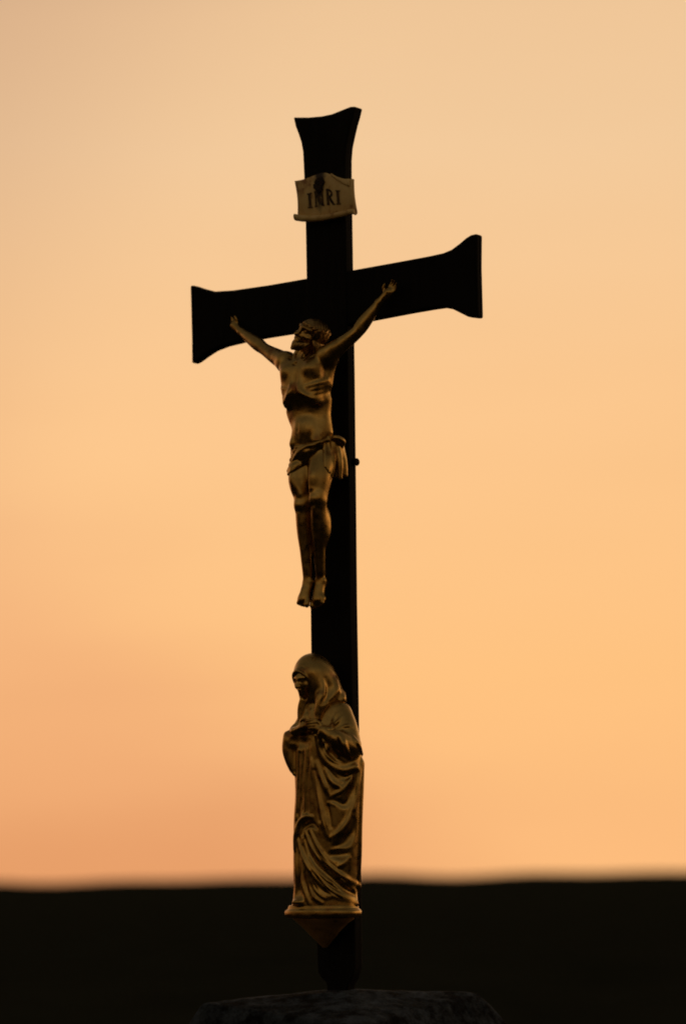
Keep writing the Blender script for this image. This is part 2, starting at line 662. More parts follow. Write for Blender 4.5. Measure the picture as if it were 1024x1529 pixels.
def hull_clay(pts, h):
    bmh = bmesh.new()
    for p in pts:
        bmh.verts.new(p)
    r = bmesh.ops.convex_hull(bmh, input=bmh.verts)
    bmesh.ops.recalc_face_normals(bmh, faces=bmh.faces)
    P = np.array(pts)
    c = Clay(P.min(0) - 0.04, P.max(0) + 0.04, h)
    sl, x, y, z = c.sub(P.min(0) - 0.04, P.max(0) + 0.04)
    d = np.full(c.F.shape, -9.0, np.float32)
    for f in bmh.faces:
        n = f.normal
        o = f.verts[0].co
        e = n.x * (x - o.x) + n.y * (y - o.y) + n.z * (z - o.z)
        # rounded arris: soft maximum
        k = 0.003
        hh = np.clip(0.5 + 0.5 * (d - e) / k, 0, 1)
        d = e * (1 - hh) + d * hh + k * hh * (1 - hh)
    bmh.free()
    c.F = d.astype(np.float32)
    return c


cap = hull_clay([(0.05, -0.02, zo), (-0.05, -0.02, zo - 0.004), (0.05, 0.05, zo), (-0.05, 0.05, zo)] + top + mid
                + [(x * 0.99, y * 0.99, -0.26) for x, y, _ in mid], 0.006)
cap.rough(0.0020, 26, 3)
cap.rough(0.0025, 70, 4)
cap.rough(0.003, 170, 5)
link('capstone', cap.mesh('capstone', (0, 0, -BASE_Z)), STONE, ped)
blk = hull_clay([(sx_ * 0.22, sy_ * 0.22, z_) for sx_ in (-1, 1) for sy_ in (-1, 1) for z_ in (-0.257, -1.0)], 0.01)
blk.rough(0.008, 20, 6)
blk.rough(0.004, 60, 7)
link('block', blk.mesh('block', (0, 0, -BASE_Z)), STONE, ped)
pl = hull_clay([(sx_ * 0.3, sy_ * 0.3, z_) for sx_ in (-1, 1) for sy_ in (-1, 1) for z_ in (-0.985, -1.25)], 0.012)
pl.rough(0.008, 20, 8)
link('plinth', pl.mesh('plinth', (0, 0, -BASE_Z)), STONE, ped)

# ------------------------------------------------------------------ the cross
T = 0.031
cross = thing('wayside_cross', 'black wayside cross with flared arm ends standing on the stone pedestal', 'cross', (0, 0, 0))


def pl_front(pts):
    return [tuple(at(x, y, 0.0)[[0, 2]]) for x, y in pts]


def pl_back(pts):
    return [tuple(at(x, y, -T)[[0, 2]]) for x, y in pts]


left_edge = pl_front([(437.6, 175), (440.5, 188), (445, 200), (449, 212), (451.5, 226), (452.5, 245), (453.5, 268), (455.5, 330), (457, 415), (459, 560), (461, 740), (463, 912), (464, 1000),
                      (468, 1200), (472, 1380), (473, 1430), (474, 1452), (479, 1460), (487, 1468), (488.5, 1484)])
right_edge = pl_back([(530, 1484), (531, 1470), (537, 1460), (541, 1446), (541, 1380), (539.5, 1260), (536.5, 1050), (534, 900), (532.5, 740), (530.5, 560), (528, 402), (527, 330),
                      (526, 268), (526, 240), (527.5, 222), (531, 205), (535, 188), (538.6, 176), (541.4, 164)])
top_edge = pl_front([(529, 158.6), (522, 159.2), (509, 164.3), (495, 170), (480, 173.2), (460, 175)])
extrude_outline('upright', left_edge + right_edge + top_edge, 0.0, T, (0, 0, 0), BLACK, cross, 0.0055)

bar = (pl_front([(282.6, 425.4), (287, 425.8), (300, 430), (318, 434.6), (345, 433), (400, 425), (457, 415)])
       + pl_front([(520, 403.5), (600, 389), (640, 381.5), (660, 377), (672, 372), (684, 363), (694, 354.5), (701, 350.2), (710, 348.2)])
       + pl_back([(722.5, 351), (721, 400), (723, 476.5)])
       + pl_back([(716, 476.2), (707, 475), (696, 469.5), (684, 463.5), (670, 461), (655, 463), (620, 469), (560, 480.5), (530, 488)])
       + pl_back([(470, 495.5), (407, 505.5), (370, 512.5), (345, 518.5), (328, 525), (314, 534), (304, 541.5), (297, 545)])
       + pl_front([(284.6, 543), (284.6, 500)]))
# drop doubled samples
ded = [bar[0]]
for p in bar[1:]:
    if (p[0] - ded[-1][0]) ** 2 + (p[1] - ded[-1][1]) ** 2 > 0.003 ** 2:
        ded.append(p)
extrude_outline('crossbeam', ded, 0.0022, T - 0.0022, (0, 0, 0), BLACK, cross, 0.0055)

# the small round-headed bolt on the side of the upright
kb = at(533.5, 690, -T * 0.85)
cl = Clay(kb - 0.02, kb + 0.02, 0.0008)
xr = at(532, 690, -T)[0]
cl.tube([(xr - 0.004, kb[1], kb[2]), (xr + 0.003, kb[1], kb[2])], 0.0055, 0.001, smooth=False)
cl.ell((xr + 0.0045, kb[1], kb[2] + 0.0005), (0.0062, 0.0085, 0.0095), 0.002)
link('bolt', cl.mesh('bolt', (0, 0, 0)), RUST, cross)

# ------------------------------------------------------------------ inscription plaque
pq0 = at(484, 331, 0.004)
plq = thing('inscription_plaque', 'small cream scroll plaque lettered INRI nailed near the top of the cross', 'sign', pq0)
W0 = 0.016


def edge(poly, s):
    xs = np.array([p[0] for p in poly], float)
    ys = np.array([p[1] for p in poly], float)
    q = (xs - xs[0]) / (xs[-1] - xs[0])
    return xs[0] + s * (xs[-1] - xs[0]), np.interp(s, q, ys)


top_p = [(442, 271), (452, 269), (462, 265.5), (472, 261), (480, 258), (487, 258), (494, 260.5), (504, 265), (515, 268), (526.5, 268.5)]
bot_p = [(445.5, 325), (455, 326.6), (470, 327), (485, 325.6), (500, 323), (515, 320), (529.5, 317)]


def sheet(s, t_, off=0.0):
    sc = min(max(s, 0.0), 1.0)
    tx, ty = edge(top_p, sc)
    bx, by = edge(bot_p, sc)
    tt = min(max(t_, 0.0), 1.0)
    bow = 3.6 * math.sin(math.pi * tt) * max(0.0, 1 - 2 * sc) ** 1.5          # the left side is drawn in
    px = bx + (tx - bx) * tt + bow
    py = by + (ty - by) * tt
    dish = (0.005 if sc < 0.5 else 0.010) * (2 * sc - 1) ** 2 * (0.5 + 0.5 * tt) + 0.004 * math.sin(math.pi * tt)
    wd = W0 + dish + off
    p = at(px, py, W0)
    p = np.array([p[0], -wd, p[2]])
    if t_ < 0:                                                       # lower edge rolls forward
        ph = -t_ * R(230)
        r = 0.0062 + 0.002 * (1 - sc)
        p[2] -= r * math.sin(ph)
        p[1] -= r * (1 - math.cos(ph))
    if s > 1:                                                        # right edge curls back
        ph = (s - 1) * R(170)
        r = 0.0055
        p[0] += r * math.sin(ph)
        p[1] += r * (1 - math.cos(ph))
    if t_ > 1 and sc > 0.62:                                         # the turned-down corner
        q = (t_ - 1) * (sc - 0.62) / 0.38
        p[2] -= q * 0.020
        p[1] -= 0.004 * math.sin(min(1, (t_ - 1)) * math.pi * 0.75)
        p[2] += 0.003 * math.sin(min(1, t_ - 1) * math.pi)
    return p - pq0


ss = list(np.linspace(0, 1, 34)) + [1.25, 1.5, 1.75, 2.0]
tts = list(np.linspace(-1, 0, 12)[:-1]) + list(np.linspace(0, 1, 20)) + [1.2, 1.4, 1.6, 1.8, 2.0]
bm = bmesh.new()
gv = [[bm.verts.new(sheet(s_, t_)) for s_ in ss] for t_ in tts]
for j in range(len(tts) - 1):
    for i in range(len(ss) - 1):
        if tts[j] >= 1 and ss[i] < 0.62:
            continue
        if tts[j] >= 1 and ss[i] >= 1:
            continue
        bm.faces.new((gv[j][i], gv[j][i + 1], gv[j + 1][i + 1], gv[j + 1][i]))
for v in [v for v in bm.verts if not v.link_faces]:
    bm.verts.remove(v)
bmesh.ops.recalc_face_normals(bm, faces=bm.faces)
me = bpy.data.meshes.new('scroll')
bm.to_mesh(me)
bm.free()
me.shade_smooth()
scroll = link('scroll', me, ENAMEL, plq)
so = scroll.modifiers.new('solid', 'SOLIDIFY')
so.thickness = 0.0022
so.offset = 0
# rust run in the enamel
t, sp, xx, rp, b = PLQ_RUST
nx0 = at(480, 276, W0)[0] - pq0[0]
nz0 = at(480, 276, W0)[2] - pq0[2]
dxn = math_n(t, 'ABSOLUTE', math_n(t, 'SUBTRACT', xx, nx0 - 0.004))
wid = maprange(t, sp.outputs[2], nz0 - 0.075, nz0 + 0.02, 0.006, 0.021, smooth=False)
run = math_n(t, 'SUBTRACT', 1.0, math_n(t, 'DIVIDE', dxn, wid), clamp=True)
below = maprange(t, sp.outputs[2], nz0 - 0.085, nz0 - 0.02, 0.0, 1.0)
fac = math_n(t, 'MULTIPLY', math_n(t, 'MULTIPLY', run, below), 1.6, clamp=True)
mx = t.nodes.new('ShaderNodeMixRGB')
t.links.new(fac, mx.inputs['Fac'])
t.links.new(rp.outputs[0], mx.inputs['Color1'])
mx.inputs['Color2'].default_value = (0.025, 0.011, 0.005, 1)
t.links.new(mx.outputs[0], b.inputs['Base Color'])

# letters, raised and black
bm = bmesh.new()


def stroke(s0, t0, s1, t1, th, n=7):
    dx, dy = (s1 - s0) * 0.138, (t1 - t0) * 0.095
    ln = math.hypot(dx, dy)
    th *= 1.25
    nx_, ny_ = -dy / ln * th / 2, dx / ln * th / 2
    prev = None
    for i in range(n + 1):
        q = i / n
        s_, t_ = s0 + (s1 - s0) * q, t0 + (t1 - t0) * q
        c = []
        for sg, of in ((1, 0.0005), (1, 0.0026), (-1, 0.0026), (-1, 0.0005)):
            c.append(bm.verts.new(sheet(s_ + sg * nx_ / 0.138, t_ + sg * ny_ / 0.095, of)))
        if prev:
            for a in range(4):
                bm.faces.new((prev[a], prev[(a + 1) % 4], c[(a + 1) % 4], c[a]))
        else:
            bm.faces.new(c)
        prev = c
    bm.faces.new(prev[::-1])


def serif_stem(s, tb, tt_, th=0.0042, sl=0.042):
    stroke(s, tb, s, tt_, th)
    stroke(s - sl, tb, s + sl, tb, 0.0026)
    stroke(s - sl, tt_, s + sl, tt_, 0.0026)


def tb_at(s):      # baseline and cap line rise to the right
    return 0.27 + 0.035 * (s - 0.2), 0.600 + 0.06 * (s - 0.2)


tb, tt_ = tb_at(0.2)
serif_stem(0.235, tb, tt_, 0.0052)
tb, tt_ = tb_at(0.4)
serif_stem(0.345, tb, tt_, 0.0030, 0.022)
serif_stem(0.470, tb, tt_, 0.0030, 0.022)
stroke(0.345, tt_, 0.470, tb, 0.0052)
tb, tt_ = tb_at(0.6)
serif_stem(0.565, tb, tt_, 0.0050, 0.024)
mdl = (tb + tt_) / 2
arc = [(0.565 + 0.075 * math.sin(a), (mdl + tt_) / 2 + (tt_ - mdl) / 2 * math.cos(a)) for a in np.linspace(0.0, math.pi, 9)]
for p, q in zip(arc, arc[1:]):
    stroke(*p, *q, 0.0036, 2)
stroke(0.590, mdl, 0.660, tb, 0.0046)
stroke(0.650, tb, 0.685, tb, 0.0026)
tb, tt_ = tb_at(0.8)
serif_stem(0.755, tb, tt_, 0.0052)
bmesh.ops.recalc_face_normals(bm, faces=bm.faces)
me = bpy.data.meshes.new('lettering')
bm.to_mesh(me)
bm.free()
link('lettering', me, INK, plq)

# nail, with a ragged rust crust
nl = at(478, 274, W0 + 0.004) - 0
cl = Clay(nl - 0.03, nl + 0.03, 0.0009)
cl.tube([(nl[0], 0.004, nl[2]), (nl[0], nl[1] - 0.002, nl[2])], 0.003, 0.001, smooth=False)
cl.ell((nl[0], nl[1] - 0.003, nl[2]), (0.0150, 0.005, 0.0155), 0.003)
cl.ell((nl[0] - 0.003, nl[1] - 0.003, nl[2] - 0.010), (0.0125, 0.004, 0.012), 0.004)
cl.rough(0.004, 420, 2)
link('nail', cl.mesh('nail', pq0), RUST, plq)


# ------------------------------------------------------------------ crucified figure
def axes(f, up):
    f = np.asarray(f, float)
    f = f / np.linalg.norm(f)
    r = np.cross(f, up)
    r /= np.linalg.norm(r)
    u = np.cross(r, f)
    return np.array([r, f, u]).T       # columns: right(+ = figure's right seen from front... ), forward, up


fb = at(462, 905, 0.0)
fig = thing('crucifix_figure', 'gilded metal figure of a crucified man in a loincloth fixed to the cross', 'statue', fb)
HB = 0.0017
body = Clay((-0.30, -0.17, fb[2] - 0.03), (0.29, 0.012, at(590, 415, 0)[2] + 0.01), HB)

A = at   # (px, py, w)
pelvis = A(465, 672, 0.055)
waist = A(462, 640, 0.062)
ribs = A(459, 590, 0.069)
chest = A(459, 563, 0.066)
neck0 = A(456, 540, 0.062)
sh_l, sh_r = A(486, 533, 0.066), A(428, 541, 0.070)
# torso
body.ell(chest, (0.057, 0.045, 0.048), 0.01)
body.ell(ribs, (0.056, 0.047, 0.038), 0.02)
body.ell(A(459, 577, 0.067), (0.058, 0.046, 0.040), 0.015)
body.ell(A(462, 618, 0.058), (0.051, 0.037, 0.044), 0.026)
body.ell(A(468.5, 646, 0.055), (0.041, 0.038, 0.036), 0.024)
body.ell(pelvis, (0.050, 0.042, 0.038), 0.02)
# shoulders and arms
el_l, el_r = A(531, 498, 0.050), A(396, 522, 0.050)
wr_l, wr_r = A(566, 452, 0.024), A(361, 496, 0.024)
for sh, el, wr, in_ in ((sh_l, el_l, wr_l, 1), (sh_r, el_r, wr_r, -1)):
    body.ell(sh, (0.026, 0.026, 0.026), 0.016)
    q = sh + (el - sh) * 0.45
    body.tube([sh, q, el, el + (wr - el) * 0.35, wr], [0.023, 0.0195, 0.0150, 0.0165, 0.0095], 0.010)
    body.tube([sh + (0, 0.0, -0.006), q + (0, -0.004, -0.006), el], [0.014, 0.013, 0.010], 0.008)   # underside of the upper arm
    body.tube([sh + np.array([0, -0.012, 0.006]), sh + (el - sh) * 0.3 + np.array([0, -0.010, 0.004])], [0.014, 0.011], 0.008)
    # armpit tendon to chest
    body.tube([chest + (in_ * 0.035, -0.030, 0.012), sh + np.array([-in_ * 0.004, -0.010, -0.010]), sh + (el - sh) * 0.3], [0.018, 0.014, 0.011], 0.012)
    body.tube([chest + (in_ * 0.050, 0.004, -0.02), sh + (el - sh) * 0.12 + np.array([0, 0.01, -0.014])], [0.018, 0.012], 0.014)
for xs in ((431.5, 440, 452), (487, 486, 491)):
    body.tube([A(xs[0], 598, 0.058), A(xs[1], 622, 0.058), A(xs[2], 646, 0.056)], [0.010, 0.0105, 0.009], 0.022)
# pectorals, rib cage and belly relief
for sg in (-1, 1):
    body.ell(chest + (sg * 0.026, -0.025, -0.002), (0.033, 0.0150, 0.036), 0.016)
    body.tube([ribs + (sg * 0.006, -0.044, 0.012), ribs + (sg * 0.022, -0.047, -0.006), ribs + (sg * 0.040, -0.035, -0.018), ribs + (sg * 0.046, -0.018, -0.020)],
              [0.005, 0.0055, 0.0055, 0.005], 0.018)
    for q in range(5):
        z = 0.018 - q * 0.0115
        body.tube([ribs + (sg * 0.030, -0.039 + q * 0.0012, z - 0.006), ribs + (sg * (0.052 - 0.002 * q), -0.030, z), ribs + (sg * (0.062 - 0.0035 * q), -0.004, z + 0.010)],
                  [0.0022, 0.0036, 0.0030], 0.009)
    body.ell(A(465, 646, 0.060) + (sg * 0.010, -0.015, 0.002), (0.024, 0.020, 0.026), 0.022)
    body.tube([A(461, 614, 0.056) + (sg * 0.042, -0.010, 0), A(468, 640, 0.056) + (sg * 0.036, -0.012, 0), A(467, 662, 0.056) + (sg * 0.036, -0.028, 0)],
              [0.010, 0.011, 0.010], 0.016)
body.ell(A(461, 612, 0.060) + (0, -0.052, 0), (0.034, 0.013, 0.017), 0.024, cut=True)      # hollow under the rib arch
body.tube([chest + (0, -0.054, 0.024), chest + (0, -0.054, -0.006), ribs + (0, -0.056, 0.004)], [0.005, 0.006, 0.007], 0.010, cut=True)
body.tube([A(459, 622, .06) + (0, -0.044, 0), A(460, 655, .06) + (0, -0.046, 0)], [0.003, 0.003], 0.008, cut=True)
body.ell(A(459, 646, 0.06) + (0, -0.045, 0), (0.004, 0.006, 0.005), 0.003, cut=True)
# neck and collar bones
head_c = A(465, 500, 0.078)
body.tube([neck0 + (0, 0.004, -0.012), neck0 + (0, -0.002, 0.012), head_c + (0, 0.008, -0.014)], [0.026, 0.019, 0.018], 0.012)
for sg, sh in ((1, sh_l), (-1, sh_r)):
    body.tube([neck0 + (sg * 0.008, -0.034, -0.010), neck0 + (sg * 0.030, -0.030, -0.002), sh + (0, -0.010, 0.012)], [0.006, 0.0055, 0.007], 0.006)
    body.tube([neck0 + (sg * 0.005, -0.035, -0.012), neck0 + (sg * 0.016, -0.018, 0.018), head_c + (sg * 0.020, 0.008, -0.012)], [0.0045, 0.0055, 0.006], 0.005)
body.ell(neck0 + (0, -0.040, -0.010), (0.005, 0.006, 0.005), 0.006, cut=True)
# head: facing the viewer's left, a little raised
HF = axes((-0.12, -0.96, 0.16), (0.50, 0.10, 0.85))


def hp(x, f, u, s=1.0):       # head frame: x to the figure's left (viewer's right), f forward, u up
    return head_c + s * (HF @ np.array([-0, 0, 0.0]) + HF[:, 0] * x + HF[:, 1] * f + HF[:, 2] * u)


def flip_check():
    return HF[:, 0]


body.ell(hp(0, -0.004, 0.006), (0.0290, 0.0350, 0.0300), 0.006, HF)
body.ell(hp(0, 0.010, -0.012), (0.0245, 0.0260, 0.0300), 0.010, HF)
body.ell(hp(0, 0.026, -0.032), (0.0130, 0.0120, 0.0120), 0.010, HF)        # jaw and chin
body.tube([hp(-0.020, 0.026, 0.011), hp(0, 0.034, 0.010), hp(0.020, 0.026, 0.011)], [0.0050, 0.0050, 0.0050], 0.005)   # brow
body.tube([hp(0, 0.034, 0.008), hp(0, 0.040, -0.004), hp(0, 0.0445, -0.011)], [0.0036, 0.0042, 0.0056], 0.004)        # nose
body.ell(hp(0, 0.038, -0.0125), (0.0075, 0.005, 0.0038), 0.003, HF)
for sg in (-1, 1):
    body.ell(hp(sg * 0.0115, 0.0375, 0.0030), (0.0075, 0.0080, 0.0052), 0.004, HF, cut=True)
    body.ell(hp(sg * 0.0112, 0.0285, 0.0030), (0.0058, 0.0052, 0.0042), 0.002, HF)        # closed lid
    body.ell(hp(sg * 0.0185, 0.0225, -0.0085), (0.0090, 0.0080, 0.0062), 0.006, HF)       # cheekbone
    body.ell(hp(sg * 0.0170, 0.0270, -0.0215), (0.0070, 0.0080, 0.0085), 0.006, HF, cut=True)
    body.ell(hp(sg * 0.030, -0.004, -0.002), (0.0035, 0.0070, 0.0100), 0.003, HF)
body.tube([hp(-0.009, 0.0350, -0.0218), hp(0, 0.0385, -0.0212), hp(0.009, 0.0350, -0.0218)], 0.0022, 0.002)
body.tube([hp(-0.007, 0.0350, -0.0262), hp(0, 0.0380, -0.0265), hp(0.007, 0.0350, -0.0262)], 0.0024, 0.002)
# legs
hip_l, hip_r = A(482, 684, 0.052), A(453, 690, 0.055)
kn_l, kn_r = A(474, 743, 0.090), A(451.5, 752, 0.078)
an_l, an_r = A(479, 866, 0.050), A(460, 868, 0.058)
for hip, kn, an, sg in ((hip_l, kn_l, an_l, 1), (hip_r, kn_r, an_r, -1)):
    th1 = hip + (kn - hip) * 0.45 + (sg * 0.003, -0.004, 0)
    body.tube([hip, th1, kn + (0, 0.006, 0.012)], [0.0325, 0.0300, 0.0222], 0.012)
    body.ell(kn + (0, -0.004, -0.002), (0.0175, 0.0170, 0.0205), 0.010)                 # kneecap
    body.ell(kn + (0, -0.014, -0.004), (0.0095, 0.0085, 0.0110), 0.006)
    ca = kn + (an - kn) * 0.30
    body.tube([kn + (0, 0.004, -0.010), ca, kn + (an - kn) * 0.62, an], [0.0200, 0.0185, 0.0145, 0.0112], 0.010)
    body.ell(ca + (sg * 0.004, 0.017, -0.004), (0.0168, 0.0168, 0.044), 0.016)           # calf
    body.tube([kn + (0, -0.012, -0.026), kn + (an - kn) * 0.5 + (0, -0.010, 0), an + (0, -0.008, 0)], [0.005, 0.0045, 0.004], 0.006)   # shin
    # the cast joins the legs down to the calves
    body.tube([A(462, 748, 0.070), A(465, 780, 0.058), A(468, 822, 0.050)], [0.0090, 0.0100, 0.0070], 0.012)
    # thigh muscle plane
    body.tube([hip + (-sg * 0.004, -0.030, -0.01), th1 + (0, -0.028, 0), kn + (-sg * 0.004, -0.014, 0.022)], [0.008, 0.010, 0.007], 0.012)
for an, toe, sg in ((an_l, A(474, 904, 0.064), 1), (an_r, A(452.5, 902, 0.074), -1)):
    d = toe - an
    body.ell(an + (0, 0.006, -0.008), (0.0120, 0.0135, 0.0130), 0.008)                  # heel and ankle bones
    body.ell(an + (sg * 0.010, 0, -0.002), (0.0045, 0.0055, 0.0055), 0.004)
    body.ell(an + (-sg * 0.010, 0, 0.000), (0.0045, 0.0055, 0.0055), 0.004)
    body.tube([an + (0, 0, -0.004), an + d * 0.45, an + d * 0.80], [0.0118, 0.0135, 0.0125], 0.008)
    ball = an + d * 0.74
    body.ell(ball + (sg * 0.003, 0.001, -0.002), (0.0172, 0.0115, 0.0140), 0.008)
    for q, (ox, lg, rr) in enumerate(((-0.0135, 0.0185, 0.0054), (-0.0045, 0.0175, 0.0041), (0.0030, 0.0155, 0.0039), (0.0098, 0.0130, 0.0036), (0.0158, 0.0100, 0.0034))):
        p0 = ball + (sg * ox * 0.9, -0.002, -0.004)
        dn = d / np.linalg.norm(d) * 0.9 + np.array([0, -0.12, -0.1])
        p1 = p0 + dn * lg * 0.55 + (sg * ox * 0.12, -0.001, 0)
        p2 = p0 + dn * lg * 0.86 + (sg * ox * 0.12, 0.001, 0)
        body.tube([p0, p1, p2], [rr, rr * 1.02, rr], 0.0018)
# hands: palms to the front, nailed through, the fingers half curled
for wr, cpx, sg in ((wr_l, (580, 437), 1), (wr_r, (350, 486), -1)):
    pc = A(*cpx, 0.017)
    d = pc - wr
    d /= np.linalg.norm(d)
    up = np.array([0, 1.0, 0]) - d * d[1]
    up /= np.linalg.norm(up)              # into the beam
    sd_ = np.cross(d, up) * sg            # across the palm
    if sd_[2] < 0:
        sd_ = -sd_
    body.tube([wr, wr + (pc - wr) * 0.5, pc], [0.0095, 0.0095, 0.0100], 0.006)
    Mh = np.array([d, sd_, up]).T
    body.ell(pc, (0.0145, 0.0118, 0.0062), 0.005, Mh)
    for q, (o, lg) in enumerate(((0.0095, 0.018), (0.0032, 0.0205), (-0.0032, 0.0195), (-0.0092, 0.0150))):
        b0 = pc + d * 0.010 + sd_ * o
        b1 = b0 + d * lg * 0.50 - up * 0.0015 + sd_ * o * 0.14
        b2 = b1 + d * lg * 0.36 - up * (0.003 + 0.002 * (q % 2)) + sd_ * o * 0.08
        b3 = b2 + d * lg * 0.20 - up * (0.005 + 0.001 * (q % 2))
        body.tube([b0, b1, b2, b3], [0.0034, 0.0031, 0.0027, 0.0022], 0.0012, n=4)
    b0 = pc - d * 0.006 + sd_ * 0.010
    body.tube([b0, b0 + d * 0.006 + sd_ * 0.008 - up * 0.004, b0 + d * 0.014 + sd_ * 0.011 - up * 0.006], [0.0042, 0.0036, 0.0027], 0.003, n=3)
    body.ell(pc - up * 0.008, (0.0034, 0.0034, 0.0026), 0.001)
body_me = body.mesh('body', fb)
link('body', body_me, GOLD, fig)

# hair and beard
hair = Clay(head_c - 0.075, head_c + 0.075, 0.0013)
hair.ell(hp(0, -0.008, 0.007), (0.0325, 0.0370, 0.0320), 0.004, HF)
hair.ell(hp(0, 0.036, -0.016), (0.0245, 0.0260, 0.0330), 0.004, HF, cut=True)
hair.ell(hp(0, -0.022, -0.014), (0.0300, 0.0200, 0.0300), 0.010, HF)
HC, HRAD = np.array([0, -0.008, 0.007]), np.array([0.0325, 0.0370, 0.0320])


def onhair(x, f, u, k=1.0):
    q = (np.array([x, f, u]) - HC) / HRAD
    q = HC + q / np.linalg.norm(q) * HRAD * k
    return hp(*q)


for sg in (-1, 1):
    for i in range(12):
        a = i / 11.0
        wv = 0.0022 * math.sin(2.1 * i + 1)
        st = onhair(sg * (0.003 + 0.004 * a), 0.020 - 0.050 * a, 0.036, 0.99)
        m1 = onhair(sg * 0.020, 0.024 - 0.052 * a + wv, 0.026, 1.0)
        m2 = onhair(sg * 0.031, 0.019 - 0.046 * a - wv, 0.008, 1.02)
        m3 = onhair(sg * 0.031, 0.012 - 0.040 * a + wv, -0.010, 1.05)
        m4 = m3 + np.array([0.002 + wv, wv, -0.017])
        m5 = m4 + np.array([-0.003 - wv, 0.004, -0.016 - 0.004 * math.sin(i * 1.3)])
        hair.tube([st, m1, m2, m3, m4, m5], [0.0026, 0.0034, 0.0038, 0.0042, 0.0044, 0.0022], 0.0016, n=6)
# twisted band round the brow
AA = np.linspace(0, 2 * math.pi, 41)
for ph in (0, math.pi):
    tw = [onhair(0.032 * math.sin(a), -0.008 + 0.037 * math.cos(a), 0.020 + 0.0035 * math.cos(9 * a + ph), 1.03 + 0.05 * math.sin(9 * a + ph)) for a in AA]
    hair.tube(tw, 0.0027, 0.001, n=3)
# beard and moustache
hair.ell(hp(0, 0.027, -0.036), (0.0135, 0.0120, 0.0130), 0.004, HF)
for i in range(9):
    a = -1 + 2 * i / 8
    hair.tube([hp(0.024 * a, 0.016 + 0.012 * (1 - a * a), -0.020 - 0.008 * (1 - abs(a))), hp(0.018 * a, 0.022 + 0.014 * (1 - a * a), -0.033),
               hp(0.010 * a + 0.001 * math.sin(3 * i), 0.026 + 0.012 * (1 - a * a), -0.046 - 0.003 * (1 - abs(a)))], [0.0032, 0.0044, 0.0024], 0.0016)
for sg in (-1, 1):
    hair.tube([hp(sg * 0.001, 0.0395, -0.0172), hp(sg * 0.008, 0.0365, -0.0190), hp(sg * 0.014, 0.0300, -0.0265)], [0.0024, 0.0028, 0.0016], 0.001)
link('hair', hair.mesh('hair', fb), GOLD_HAIR, fig)

# loincloth
lc = Clay(A(465, 720, 0.05) - (0.11, 0.12, 0.03), A(465, 650, 0.05) + (0.13, 0.10, 0.03), 0.0015)


def wrap(pts, rad, k=0.004, sink=0.2):
    lc.fold(pts, rad, sink, k, on=body, ends=False)


hipc = A(466, 676, 0.054)
# the sheet itself: a belt of ellipses slanting down to the figure's right hip
for i, (p0, p1, rr) in enumerate((
        ((441, 668), (498, 653), 0.0050), ((438, 674), (497, 657), 0.0055), ((436, 681), (492, 662), 0.0055), ((434, 688), (480, 668), 0.0058),
        ((433, 695), (470, 674), 0.0058), ((432, 701), (458, 686), 0.0055))):
    n = 7
    wrap([(p0[0] + (p1[0] - p0[0]) * q, p0[1] + (p1[1] - p0[1]) * q + 5.0 * math.sin(math.pi * q) * (0.4 if i < 2 else -0.2)) for q in np.linspace(0.03, 0.97, n)], rr, 0.005)
# rolled upper edge and crossing fold
wrap([(437, 690), (447, 675), (458, 667), (470, 664), (484, 658), (499, 653)], [0.0055, 0.0065, 0.0060, 0.0055, 0.0055, 0.0060], 0.002, -0.25)
wrap([(434, 697), (446, 686), (458, 677), (468, 668), (474, 664)], [0.0050, 0.0062, 0.0060, 0.0050, 0.0040], 0.002, -0.2)
wrap([(432, 703), (438, 698), (447, 693)], [0.0042, 0.0050, 0.0040], 0.002, -0.2)
for q in range(4):
    wrap([(470 - 3 * q, 668 + 2 * q), (464 - 2 * q, 679 + q), (457 - 2 * q, 689 + q)], [0.0050, 0.0055, 0.0040], 0.004, 0.2)
# round the back, so the cloth closes
for q in range(7):
    z = hipc[2] + 0.022 - 0.0085 * q
    pts = [hipc + np.array([0.056 * math.cos(a), 0.002 + 0.046 * math.sin(a), z - hipc[2] + 0.010 * math.cos(a)]) for a in np.linspace(-0.2, math.pi + 0.2, 9)]
    lc.tube(pts, 0.0052, 0.004)
# lower tier over the right thigh, and the cloth lying on the left hip
wrap([(431, 708), (437, 703), (446, 697), (453, 693), (458, 690)], [0.0045, 0.0055, 0.0060, 0.0055, 0.0040], 0.006, 0.25)
wrap([(431, 703), (440, 696), (450, 690), (460, 687)], [0.0055, 0.0062, 0.0064, 0.0058], 0.005, 0.2)
wrap([(436, 686), (447, 679), (457, 674), (468, 672)], [0.0050, 0.0062, 0.0062, 0.0050], 0.004, 0.0)
for q in range(5):
    x0 = 484 + 3.2 * q
    wrap([(x0, 659 - q * 0.8), (x0 + 1.2, 672), (x0 + 2.0 - 0.4 * q, 686 + 2.2 * q), (x0 + 1.5 - 0.6 * q, 697 + 4.0 * q)], [0.0050, 0.0058, 0.0058, 0.0036], 0.0042, 0.15 + 0.15 * (q % 2))
